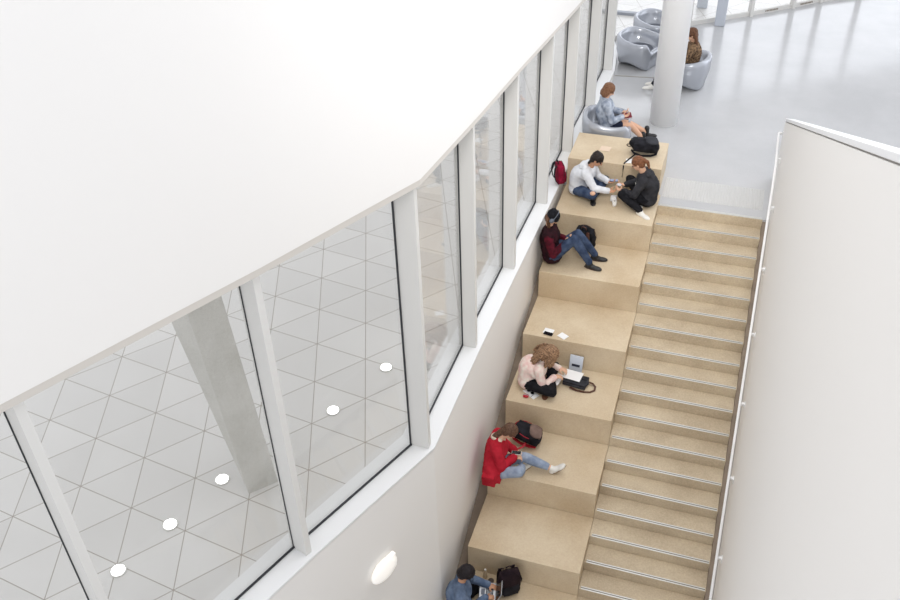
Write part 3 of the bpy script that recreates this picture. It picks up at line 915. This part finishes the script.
build_person('person', 'person with long curly hair in a pale pink jumper bent over writing', q, M['skin'], ('jumper', knit), ('trousers', black_cl), ('shoe', cloth('brown_suede', (96, 64, 48))), hh('curly_hair', (88, 64, 48), (176, 140, 108)), hair_prims=h4, hair_disp=.02)

# --- red coat
z = Z[4]
q = pose((-1.42, -4.50, z+.125), (-1.41, -4.40, z+.60), (-1.25, -4.36, z+.74), (.66, .12, -.74), (1, .22, 0),
         (-1.17, -4.42, z+.33), (-1.20, -4.28, z+.30), (-1.08, -4.54, z+.22), (-1.07, -4.34, z+.085), (-1.02, -4.22, z+.25), (-.68, -4.27, z+.10), bend=.02, hand_n=(0, 0, -1), hand_d=(.9, 0, -.3), toes={'r': (.5, .8, .1), 'l': (.70, .15, .62)})
red = cloth('red_wool', (158, 24, 40), rgb2=(190, 42, 58), scale=6)
def h5(q):
    C, r, f, u = q.H, q.hrt, q.hf, q.hu
    return hair_cap(q, .010) + [ell(C-f*.03+u*.04, (.09, .1, .09), q.hM), cap(C-f*.08, .05, q.N-q.tf*.05+V((0, 0, .02)), .045)]
def ex5(q, root):
    s1 = q.P + V((-.02, -.16, 0)); 
    child('scarf', fuse([cap(q.N+q.r*.07+q.tf*.03+q.up*.03, .032, q.N-q.r*.07+q.tf*.03+q.up*.03, .032), cap(q.N+q.tf*.07+q.up*.02, .034, q.N+q.tf*.10-q.up*.16, .028), ell(q.N-q.tf*.03+q.up*.03, (.075, .07, .04))], .008, 2, .01, .03), cloth('cream_scarf', (214, 198, 180)), root)
coat_pr = [cap((-1.44, -4.50, z+.40), .13, (-1.45, -4.62, z+.16), .12), bxx((-1.445, -4.69, z+.13), (.09, .09, .115), Matrix.Rotation(.2, 3, 'X')), bxx((-1.40, -4.60, z+.15), (.11, .12, .10)), ell((-1.42, -4.62, z+.2), (.13, .14, .14))]
build_person('person', 'person in a red coat and light blue jeans sitting with one leg stretched out', q, M['skin'], ('coat', red), ('jeans', light_denim), ('shoe', white_rubber, mat('tan_sole', (150, 128, 104), .6)), hh('dark_brown_hair', (72, 48, 36), (112, 84, 66)), hair_prims=h5, extra=ex5, top_prims=coat_pr, top_o=.04, leg_cut=.82)

# --- denim shirt, laptop, lowest tier
z = Z[6]
q = pose((-1.44, -6.10, z+.125), (-1.44, -6.06, z+.53), (-1.38, -6.00, z+.68), (.66, .25, -.70), (1, .25, 0),
         (-1.12, -5.98, z+.25), (-1.14, -5.80, z+.26), (-1.10, -6.26, z+.18), (-1.12, -5.86, z+.08), (-1.15, -5.55, z-.05), (-1.08, -5.95, z+.08), bend=.07, hand_n=(0, 0, -1), hand_d=(1, 0, -.1), toes={'r': (.1, 1, -.1), 'l': (.1, -1, -.1)})
dshirt = cloth('denim_shirt', (72, 88, 114), rgb2=(112, 128, 152), scale=7)
def h6(q):
    return hair_cap(q, .014)
build_person('person', 'black-haired person in a blue denim shirt with a laptop on the lowest tier', q, M['skin_b'], ('shirt', dshirt), ('trousers', black_cl), ('shoe', black_l), hh('jet_hair', (18, 14, 18), (36, 28, 32)), hair_prims=h6)

# --- reader in the armchair
q = pose((-1.15, 1.72, .46), (-1.22, 1.69, .90), (-1.17, 1.71, 1.06), (.80, .22, -.56), (1, .35, 0),
         (-.90, 1.68, .62), (-.95, 1.86, .62), (-.74, 1.80, .56), (-.55, 1.98, .10), (-.72, 1.98, .60), (-.44, 2.14, .13), bend=.05, hand_n=(0, 0, 1), hand_d=(1, .2, .1), toes={'r': (1, .3, -.1), 'l': (1, .35, -.1)})
jk = cloth('grey_denim_jacket', (128, 138, 156), rgb2=(186, 194, 206), scale=12)
def h7(q):
    C, r, f, u = q.H, q.hrt, q.hf, q.hu
    return hair_cap(q, .008) + [ell(C-u*.06-f*.03+r*.045, (.05, .065, .085), q.hM), ell(C-u*.06-f*.03-r*.045, (.05, .065, .085), q.hM), ell(C-u*.06-f*.07, (.08, .045, .08), q.hM)]
def ex7(q, root):
    child('skirt', fuse([ell(q.P, (.18, .15, .11), fr_mat(q.r, q.f, V((0, 0, 1)))), cap(q.hr, .10, q.hr+(q.kr-q.hr)*.45, .088), cap(q.hl, .10, q.hl+(q.kl-q.hl)*.45, .088)], .009, 3, .01, .05), cloth('dark_navy_skirt', (34, 40, 60)), root)
build_person('person', 'short-haired person in grey jacket and ankle boots reading in the armchair behind the tiers', q, M['skin'], ('jacket', jk), ('trousers', black_cl), ('boot', black_l), hh('chestnut_hair', (92, 60, 42), (146, 106, 78)), hair_prims=h7, bare_legs=True, extra=ex7, shoe_h=.08)

# --- long haired person behind the column
q = pose((-.05, 4.56, .47), (-.04, 4.50, .92), (-.10, 4.45, 1.08), (-.90, -.05, -.40), (-1, -.12, 0),
         (-.36, 4.62, .66), (-.36, 4.38, .66), (-.50, 4.66, .56), (-.66, 4.35, .13), (-.48, 4.40, .58), (-.76, 4.08, .11), bend=.04, hand_n=(0, 0, 1), hand_d=(-1, 0, .1), toes={'r': (-1, -.1, -.1), 'l': (-1, -.15, -.1)})
pat = cloth('patterned_jacket', (56, 44, 38), rgb2=(150, 122, 94), scale=24)
def h8(q):
    C, r, f, u = q.H, q.hrt, q.hf, q.hu
    pr = hair_cap(q, .008)
    for k in range(7):
        o = r*(-.066+.022*k)
        pr.append(cap(C-f*.07+o, .03, C-f*.12+o*1.15+V((0, 0, -.17)), .03)); pr.append(cap(C-f*.12+o*1.15+V((0, 0, -.17)), .03, C-f*.13+o*1.2+V((0, 0, -.34)), .014))
    return pr
build_person('person', 'long brown-haired person in a patterned jacket sitting in the armchair beside the white column', q, M['skin'], ('jacket', pat), ('trousers', cloth('dark_trousers', (40, 40, 48))), ('shoe', white_rubber), hh('long_brown_hair', (70, 44, 34), (120, 82, 56)), hair_prims=h8)

# ------------------------------------------------------------------ bags
def mtx(loc, ax):
    """ax: (side, front, up) world vectors"""
    a = [V(x).normalized() for x in ax]
    return Matrix.Translation(loc) @ Matrix(a).transposed().to_4x4()
def euler_thing(name, label, cat, loc, e, group=None):
    o = thing(name, label, cat, loc, group); o.rotation_euler = [math.radians(x) for x in e]; return o

def backpack(label, loc, e, c1, c2, strap, size=(.30, .16, .42), straps='back', group='backpacks and bags on the tiers', dangle=None, accent=None):
    w_, d_, h_ = size
    r = euler_thing('backpack', label, 'backpack', loc, e, group)
    child('main_bag', fuse([bxx((0, 0, h_*.46), (w_*.40, d_*.36, h_*.40)), ell((0, .01, h_*.5), (w_*.5, d_*.52, h_*.5)), ell((0, 0, h_*.22), (w_*.5, d_*.5, h_*.22))], .010, 5, .014, .07), c1, r, world=False)
    child('front_pocket', fuse([bxx((0, d_*.46, h_*.28), (w_*.32, d_*.12, h_*.18)), ell((0, d_*.48, h_*.3), (w_*.4, d_*.2, h_*.24))], .010, 4, .01, .06), c2, r, world=False)
    for s in (-1, 1):
        b = BM(); ribbon(b, [(s*w_*.22, -d_*.38, h_*.9), (s*w_*.27, -d_*.62, h_*.8), (s*w_*.30, -d_*.75, h_*.55), (s*w_*.33, -d_*.62, h_*.25), (s*w_*.38, -d_*.35, h_*.08)], .045, .012, (0, 1, .2))
        child('strap', b, strap, r, world=False)
    b = BM(); tube(b, [(-.04, -d_*.2, h_*.93), (-.035, -d_*.2, h_*1.02), (0, -d_*.2, h_*1.05), (.035, -d_*.2, h_*1.02), (.04, -d_*.2, h_*.93)], .008, 8); child('handle', b, strap, r, smooth=True, world=False)
    b = BM(); tube(b, [(w_*.48*math.cos(a), d_*.28, h_*.52+h_*.44*math.sin(a)) for a in [math.radians(x) for x in range(-10, 191, 20)]], .005, 6); child('zip', b, accent or strap, r, world=False)
    if dangle:
        b = BM(); ribbon(b, dangle[0], dangle[1], .006, dangle[2]); child('loose_strap', b, dangle[3], r, world=False)
    return r
maroon_n = cloth('maroon_nylon', (110, 14, 40), rgb2=(140, 24, 54), scale=8)
blk_n = cloth('black_nylon', (22, 22, 26), rgb2=(40, 40, 46), scale=10)
gry_n = cloth('charcoal_nylon', (46, 47, 52), rgb2=(62, 63, 68), scale=10)
blk2 = cloth('black_brown_nylon', (30, 20, 26), rgb2=(42, 30, 34), scale=10)
brn = mat('brown_leather_strap', (84, 50, 38), .5)
red_m = mat('red_webbing', (178, 24, 44), .6)
mauve = cloth('taupe_panel', (120, 100, 92))
backpack('maroon backpack standing against the wall behind the person in the pale hoodie', (-1.60, .02, SILL+.004), (4, 0, -62), maroon_n, maroon_n, blk_n, (.27, .15, .40))
bp = backpack('black backpack lying on its side on the topmost tier beside the armchair person', (-.15, .78, Z[-1]+.125), (82, 0, -76), blk_n, gry_n, blk_n, (.34, .19, .50))
bpM = (Matrix.Translation(bp.location) @ bp.rotation_euler.to_matrix().to_4x4()).inverted()
b = BM(); ribbon(b, [bpM @ V(x) for x in ((-.50, .60, .53), (-.58, .45, .50), (-.63, .33, .492), (-.635, .275, .47), (-.635, .268, .36), (-.64, .268, .26))], .022, .006, (0, 1, 0)); child('loose_strap', b, blk_n, bp, world=False)
backpack('black backpack with brown straps leaning on the riser behind the raised knees', (-.97, -.80, Z[1]+.03), (14, 0, -12), blk_n, blk_n, brn, (.34, .18, .46),
         dangle=([(.16, -.10, .02), (.22, -.14, -.012), (.30, -.20, -.02), (.38, -.26, -.022)], .025, (0, 0, 1), brn))
backpack('black and taupe backpack with red straps slumped behind the red coat', (-.93, -3.80, Z[4]+.125), (66, 0, -84), blk_n, mauve, red_m, (.32, .20, .46), accent=red_m,
         dangle=([(.13, -.06, .20), (.20, -.09, .22), (.25, -.12, .28), (.30, -.15, .34)], .025, (0, 1, 0), red_m))
backpack('black upright backpack standing beside the laptop on the lowest tier', (-.91, -5.64, Z[6]+.004), (-4, 0, 215), blk2, blk_n, blk2, (.34, .18, .52))

# black messenger bag with a sheet on it
z = Z[3]
mb = thing('messenger_bag', 'black shoulder bag lying flat beside the curly-haired person with a sheet of paper on it', 'bag', (-.64, -2.90, z), 'backpacks and bags on the tiers', math.radians(-6))
child('main_bag', fuse([bxx((0, 0, .055), (.17, .11, .035)), ell((0, 0, .06), (.2, .135, .055))], .010, 4, .010, .06), gry_n, mb, world=False)
b = BM(); box(b, -.16, -.125, .085, .16, -.118, .10); box(b, -.16, .0, .112, .16, .006, .118); child('zip', b, blk_n, mb, world=False)
b = BM(); ribbon(b, [(.16, .05, .05), (.24, .05, .04), (.29, .02, .02), (.30, -.05, .012), (.25, -.11, .01), (.16, -.14, .01), (.05, -.15, .014), (-.05, -.14, .03)], .03, .006, (0, 0, 1)); child('strap', b, brn, mb, world=False)

paper = mat('white_paper', (240, 240, 240), .8)
phone_b = mat('black_glass', (18, 18, 22), .15)
silver = mat('silver_metal', (198, 200, 204), .3, .5)
def sheet(label, c, s, ang, m=paper, z1=.002, name='paper_sheet', cat='paper', group='loose papers on the tiers', tilt=(0, 0)):
    b = BM(); n = 8
    vs = {}
    for l in (0, 1):
        for i in range(n+1):
            for j in range(n+1):
                u, v = i/n-.5, j/n-.5
                vs[i, j, l] = b.verts.new((u*s[0], v*s[1], l*z1 + .006*math.sin(3*u+1)*math.cos(2.6*v)*(1 if s[0] > .12 else .3)+.004))
    for i in range(n):
        for j in range(n):
            b.faces.new((vs[i, j, 1], vs[i+1, j, 1], vs[i+1, j+1, 1], vs[i, j+1, 1])); b.faces.new((vs[i, j+1, 0], vs[i+1, j+1, 0], vs[i+1, j, 0], vs[i, j, 0]))
    for i in range(n):
        for (a, d) in (((i, 0), (i+1, 0)), ((i+1, n), (i, n)), ((0, i+1), (0, i)), ((n, i), (n, i+1))):
            b.faces.new((vs[a[0], a[1], 0], vs[d[0], d[1], 0], vs[d[0], d[1], 1], vs[a[0], a[1], 1]))
    bmesh.ops.recalc_face_normals(b, faces=b.faces)
    me = bpy.data.meshes.new(name); b.to_mesh(me); b.free(); me.materials.append(m)
    o = bpy.data.objects.new(name, me); o.location = c; o.rotation_euler = (tilt[0], tilt[1], math.radians(ang)); link(o)
    return tag(o, label, cat, group)
sheet('white sheet of paper lying on the black shoulder bag', (-.69, -2.87, z+.118), (.26, .20), -8)
sheet('white card with small things on it beside the curly-haired person', (-1.22, -3.29, z), (.24, .12), -34)
sheet('pale pink paper lying on the topmost tier behind the pale hoodie person', (-1.01, .72, Z[-1]), (.17, .16), -4, mat('pink_paper', (222, 200, 178), .8))
sheet('small white paper at the front edge of the topmost tier, near the ponytail person', (-.56, .42, Z[-1]), (.12, .14), 8)
sheet('white card under the black phone on the empty tier', (-1.18, -2.41, Z[2]), (.15, .12), -8)
sheet('white card lying alone, turned, right of the phone on the empty tier', (-.95, -2.46, Z[2]), (.14, .11), -30)
sheet('white sheet in the lap of the curly-haired person', (-.93, -2.99, z+.10), (.18, .24), -12)

ph = thing('mobile_phone', 'black phone lying on a white card on the empty tier', 'phone', (-1.17, -2.475, Z[2]+.009), 'mobile phones', math.radians(-8))
b = BM(); box(b, -.068, -.034, 0, .068, .034, .008); child('case', b, blk_n, ph, world=False, bevel=.003)
b = BM(); box(b, -.062, -.030, .008, .062, .030, .009); child('screen', b, phone_b, ph, world=False)
ph = thing('mobile_phone', 'blue-grey phone held by the person in the pale hoodie', 'phone', (-.74, .06, .30), 'mobile phones', math.radians(10))
b = BM(); box(b, -.06, -.034, 0, .07, .034, .009); child('case', b, mat('blue_case', (70, 84, 116), .4), ph, world=False, bevel=.003)
b = BM(); box(b, -.055, -.030, .009, .065, .030, .010); child('screen', b, mat('pale_screen', (150, 165, 196), .2), ph, world=False)
ph = thing('mobile_phone', 'black phone held by the person in the beanie', 'phone', (-1.12, -1.23, Z[1]+.40), 'mobile phones', math.radians(0))
b = BM(); box(b, -.06, -.034, 0, .06, .034, .009); child('case', b, blk_n, ph, world=False, bevel=.003)
b = BM(); box(b, -.055, -.030, .009, .055, .030, .010); child('screen', b, phone_b, ph, world=False)
ph = thing('mobile_phone', 'white phone held by the person in the red coat', 'phone', (-1.16, -4.38, Z[4]+.37), 'mobile phones', math.radians(10))
b = BM(); box(b, -.055, -.034, 0, .075, .034, .009); child('case', b, white_rubber, ph, world=False, bevel=.003)
b = BM(); box(b, -.05, -.030, .009, .070, .030, .010); child('screen', b, phone_b, ph, world=False)

# leaning pale notebook
nb = euler_thing('notebook', 'pale blue-grey notebook with a dark band leaning on the riser behind the shoulder bag', 'notebook', (-.70, -2.66, z+.004), (-12, 0, -4))
b = BM(); box(b, -.10, -.012, 0, .10, .012, .28); child('cover', b, mat('pale_blue_cover', (206, 214, 226), .5), nb, world=False, bevel=.003)
b = BM(); box(b, -.06, -.014, .10, .06, -.0125, .14); child('band', b, mat('dark_band', (44, 48, 66), .5), nb, world=False)

# small things by the curly person
pu = thing('purse', 'small red purse on the tier left of the curly-haired person', 'purse', (-1.275, -3.38, z))
child('pouch', fuse([bxx((-1.275, -3.38, z+.022), (.035, .028, .014)), ell((-1.275, -3.38, z+.022), (.045, .036, .02))], .006, 2), mat('red_leather', (176, 20, 40), .5), pu)
b = BM(); tube(b, [(-1.31, -3.38, z+.042), (-1.275, -3.38, z+.046), (-1.24, -3.38, z+.042)], .005, 6); child('clasp', b, silver, pu)
sg = thing('sunglasses', 'dark round sunglasses on the white card beside the red purse', 'sunglasses', (-1.23, -3.28, z+.01))
for dx in (-.032, .032):
    b = BM(); lathe(b, (-1.23+dx, -3.27+dx*-.6, z+.012), [(.026, 0), (.028, .006), (.02, .010)], 20); child('lens', b, phone_b, sg)
b = BM(); tube(b, [(-1.30, -3.23, z+.016), (-1.26, -3.25, z+.018), (-1.20, -3.29, z+.018), (-1.17, -3.31, z+.016), (-1.20, -3.37, z+.014)], .004, 6); child('frame', b, grey_pl, sg)

# things between the two students
z = 0
pb = solo('paper_bag', (lambda: (lambda me: (lambda bb: (bb.from_mesh(me), bb)[1])(bmesh.new()))(fuse([bxx((-.70, -.07, .05), (.05, .035, .045)), ell((-.70, -.07, .035), (.06, .045, .035)), ell((-.68, -.12, .03), (.04, .035, .025))], .008, 2, .03, .03)))(), paper, 'crumpled white paper bag between the two students sitting face to face', 'paper bag', smooth=True)
cu = thing('paper_cup', 'white paper cup with lid standing beside the crumpled bag between the students', 'cup', (-.66, -.22, 0))
b = BM(); lathe(b, (-.66, -.22, 0), [(.027, 0), (.036, .085)], 20); child('cup_body', b, paper, cu, smooth=True)
b = BM(); lathe(b, (-.66, -.22, .085), [(.039, 0), (.039, .008), (.033, .014)], 20); child('lid', b, white_rubber, cu)
b = BM(); lathe(b, (-.66, -.22, .099), [(.012, 0), (.010, .002)], 10); child('sip_hole', b, phone_b, cu)
wr = thing('snack_wrapper', 'small pale snack wrapper held by the person in the charcoal hoodie', 'wrapper', (-.64, -.03, .28))
child('wrapper', fuse([ell((-.64, -.03, .29), (.045, .035, .018))], .006, 1, .012, .02), mat('pale_foil', (206, 208, 216), .4), wr)

# red book of the armchair reader
bk = euler_thing('book', 'dark red book held by the reader in the armchair', 'book', (-.84, 1.74, .60), (20, -8, 20))
b = BM(); box(b, -.085, -.062, 0, .085, .062, .003); box(b, -.085, -.062, .022, .085, .062, .025); box(b, -.085, .059, .003, .085, .062, .022); child('cover', b, mat('dark_red_cover', (112, 24, 40), .5), bk, world=False)
b = BM(); box(b, -.081, -.058, .003, .081, .059, .022); child('pages', b, paper, bk, world=False)

# laptop at the bottom
z = Z[6]
lp = euler_thing('laptop', 'open silver laptop on the lap of the black-haired person at the bottom edge', 'laptop', (-1.13, -5.90, z+.225), (0, 4, 12))
b = BM(); box(b, -.11, -.155, 0, .11, .155, .014); child('base', b, silver, lp, world=False, bevel=.004)
b = BM()
for i in range(5):
    for j in range(12): box(b, -.02+.020*i, -.13+.022*j, .0142, -.02+.020*i+.016, -.13+.022*j+.018, .0165)
child('keyboard', b, phone_b, lp, world=False)
b = BM(); box(b, -.085, -.045, .0142, -.035, .045, .0148); child('trackpad', b, grey_pl, lp, world=False)
b = BM(); obox(b, (.145, 0, .105), (.008, .31, .21), Matrix.Rotation(.33, 3, 'Y')); sc = child('lid', b, silver, lp, world=False, bevel=.003)
b = BM(); obox(b, (.140, 0, .106), (.002, .285, .185), Matrix.Rotation(.33, 3, 'Y')); child('screen', b, phone_b, sc, world=False)
cf = thing('takeaway_cup', 'brown takeaway cup with dark lid behind the laptop on the lowest tier', 'cup', (-1.16, -5.62, z))
b = BM(); lathe(b, (-1.16, -5.62, z), [(.028, 0), (.038, .10)], 20); child('cup_body', b, cloth('brown_card', (140, 112, 84)), cf, smooth=True)
b = BM(); lathe(b, (-1.16, -5.62, z+.10), [(.041, 0), (.041, .01), (.034, .018)], 20); child('lid', b, mat('dark_lid', (62, 50, 44), .4), cf)
bt = thing('juice_bottle', 'small cream bottle standing against the riser behind the takeaway cup', 'bottle', (-1.27, -5.52, z))
b = BM(); lathe(b, (-1.27, -5.52, z), [(.028, 0), (.030, .01), (.030, .10), (.014, .14), (.012, .16)], 20); child('bottle_body', b, mat('cream_plastic', (214, 190, 158), .3), bt, smooth=True)
b = BM(); lathe(b, (-1.27, -5.52, z+.16), [(.015, 0), (.015, .018)], 16); child('cap', b, white_rubber, bt)
bo = thing('bowl', 'white round bowl on the lowest tier, cut by the bottom edge of the picture', 'bowl', (-.93, -6.08, z))
b = BM(); lathe(b, (-.93, -6.08, z), [(.04, 0), (.045, .012), (.085, .055), (.092, .07), (.086, .07), (.07, .045), (.03, .022)], 28); child('bowl_body', b, white_rubber, bo, smooth=True)
child('salad', fuse([ell((-.93, -6.08, z+.045), (.062, .062, .018))], .006, 1, .02, .02), cloth('greens', (196, 196, 180), rgb2=(224, 224, 216), scale=40), bo)

# ------------------------------------------------------------------ light
w = bpy.data.worlds.new('sky'); S.world = w; w.use_nodes = True
nt = w.node_tree; bg = nt.nodes['Background']
N = nt.nodes; L = nt.links
# overcast sky, brighter and cooler towards the open side beyond the far glazing
tc = N.new('ShaderNodeTexCoord')
dt = N.new('ShaderNodeVectorMath'); dt.operation = 'DOT_PRODUCT'; dt.inputs[1].default_value = (.50, .86, .10); L.new(tc.outputs['Generated'], dt.inputs[0])
mr = N.new('ShaderNodeMapRange'); mr.interpolation_type = 'SMOOTHSTEP'; mr.inputs['From Min'].default_value = .45; mr.inputs['From Max'].default_value = .97
L.new(dt.outputs['Value'], mr.inputs['Value'])
mx = N.new('ShaderNodeMixRGB'); mx.inputs['Color1'].default_value = (.96, .97, 1.0, 1); mx.inputs['Color2'].default_value = (2.8*.94, 2.8*.97, 2.8*1.04, 1)
L.new(mr.outputs['Result'], mx.inputs['Fac']); L.new(mx.outputs['Color'], bg.inputs['Color']); bg.inputs['Strength'].default_value = .93

def area(name, loc, size, power, color, rot=(0, 0, 0)):
    l = bpy.data.lights.new(name, 'AREA'); l.shape = 'RECTANGLE'; l.size = size[0]; l.size_y = size[1]; l.energy = power; l.color = color
    o = bpy.data.objects.new(name, l); o.location = loc; o.rotation_euler = rot; link(o)
    return o

def aim(loc, tgt): return (V(tgt)-V(loc)).to_track_quat('-Z', 'Y').to_euler()
a = (.5, -5.6, 9.2); la = area('added_stair_fill', a, (2.0, 11.5), 64, (1, .965, .92)); la.data.spread = math.radians(76)  # unseen fill added over the flight to brighten tiers and lower walls
a = (1.3, -12, 11); lb = area('added_lounge_fill', a, (3, 3), 66, (1, .98, .95), aim(a, (-.1, 2.6, .5))); lb.data.spread = math.radians(50)  # unseen fill added above the camera to lift the column and lounge

S.view_settings.view_transform = 'Standard'; S.view_settings.look = 'None'
S.view_settings.gamma = 1.0; S.view_settings.exposure = 0.19; S.view_settings.use_curve_mapping = False

# ------------------------------------------------------------------ camera
yaw, pitch, roll, f = -.333500943, .658675268, -.0339879926, 923.468523
cy, sy, cp, sp = math.cos(yaw), math.sin(yaw), math.cos(pitch), math.sin(pitch)
fw = V((sy*cp, cy*cp, -sp)); r0 = V((cy, -sy, 0)); u0 = r0.cross(fw)
rr = r0*math.cos(roll) + u0*math.sin(roll); uu = -r0*math.sin(roll) + u0*math.cos(roll)
cam = bpy.data.cameras.new('camera'); cam.sensor_width = 36; cam.lens = f/900*36; cam.clip_end = 200
co = bpy.data.objects.new('camera', cam); link(co)
co.matrix_world = Matrix.Translation((.913404, -12.9087, 7.90156)) @ Matrix((rr, uu, -fw)).transposed().to_4x4()
S.camera = co
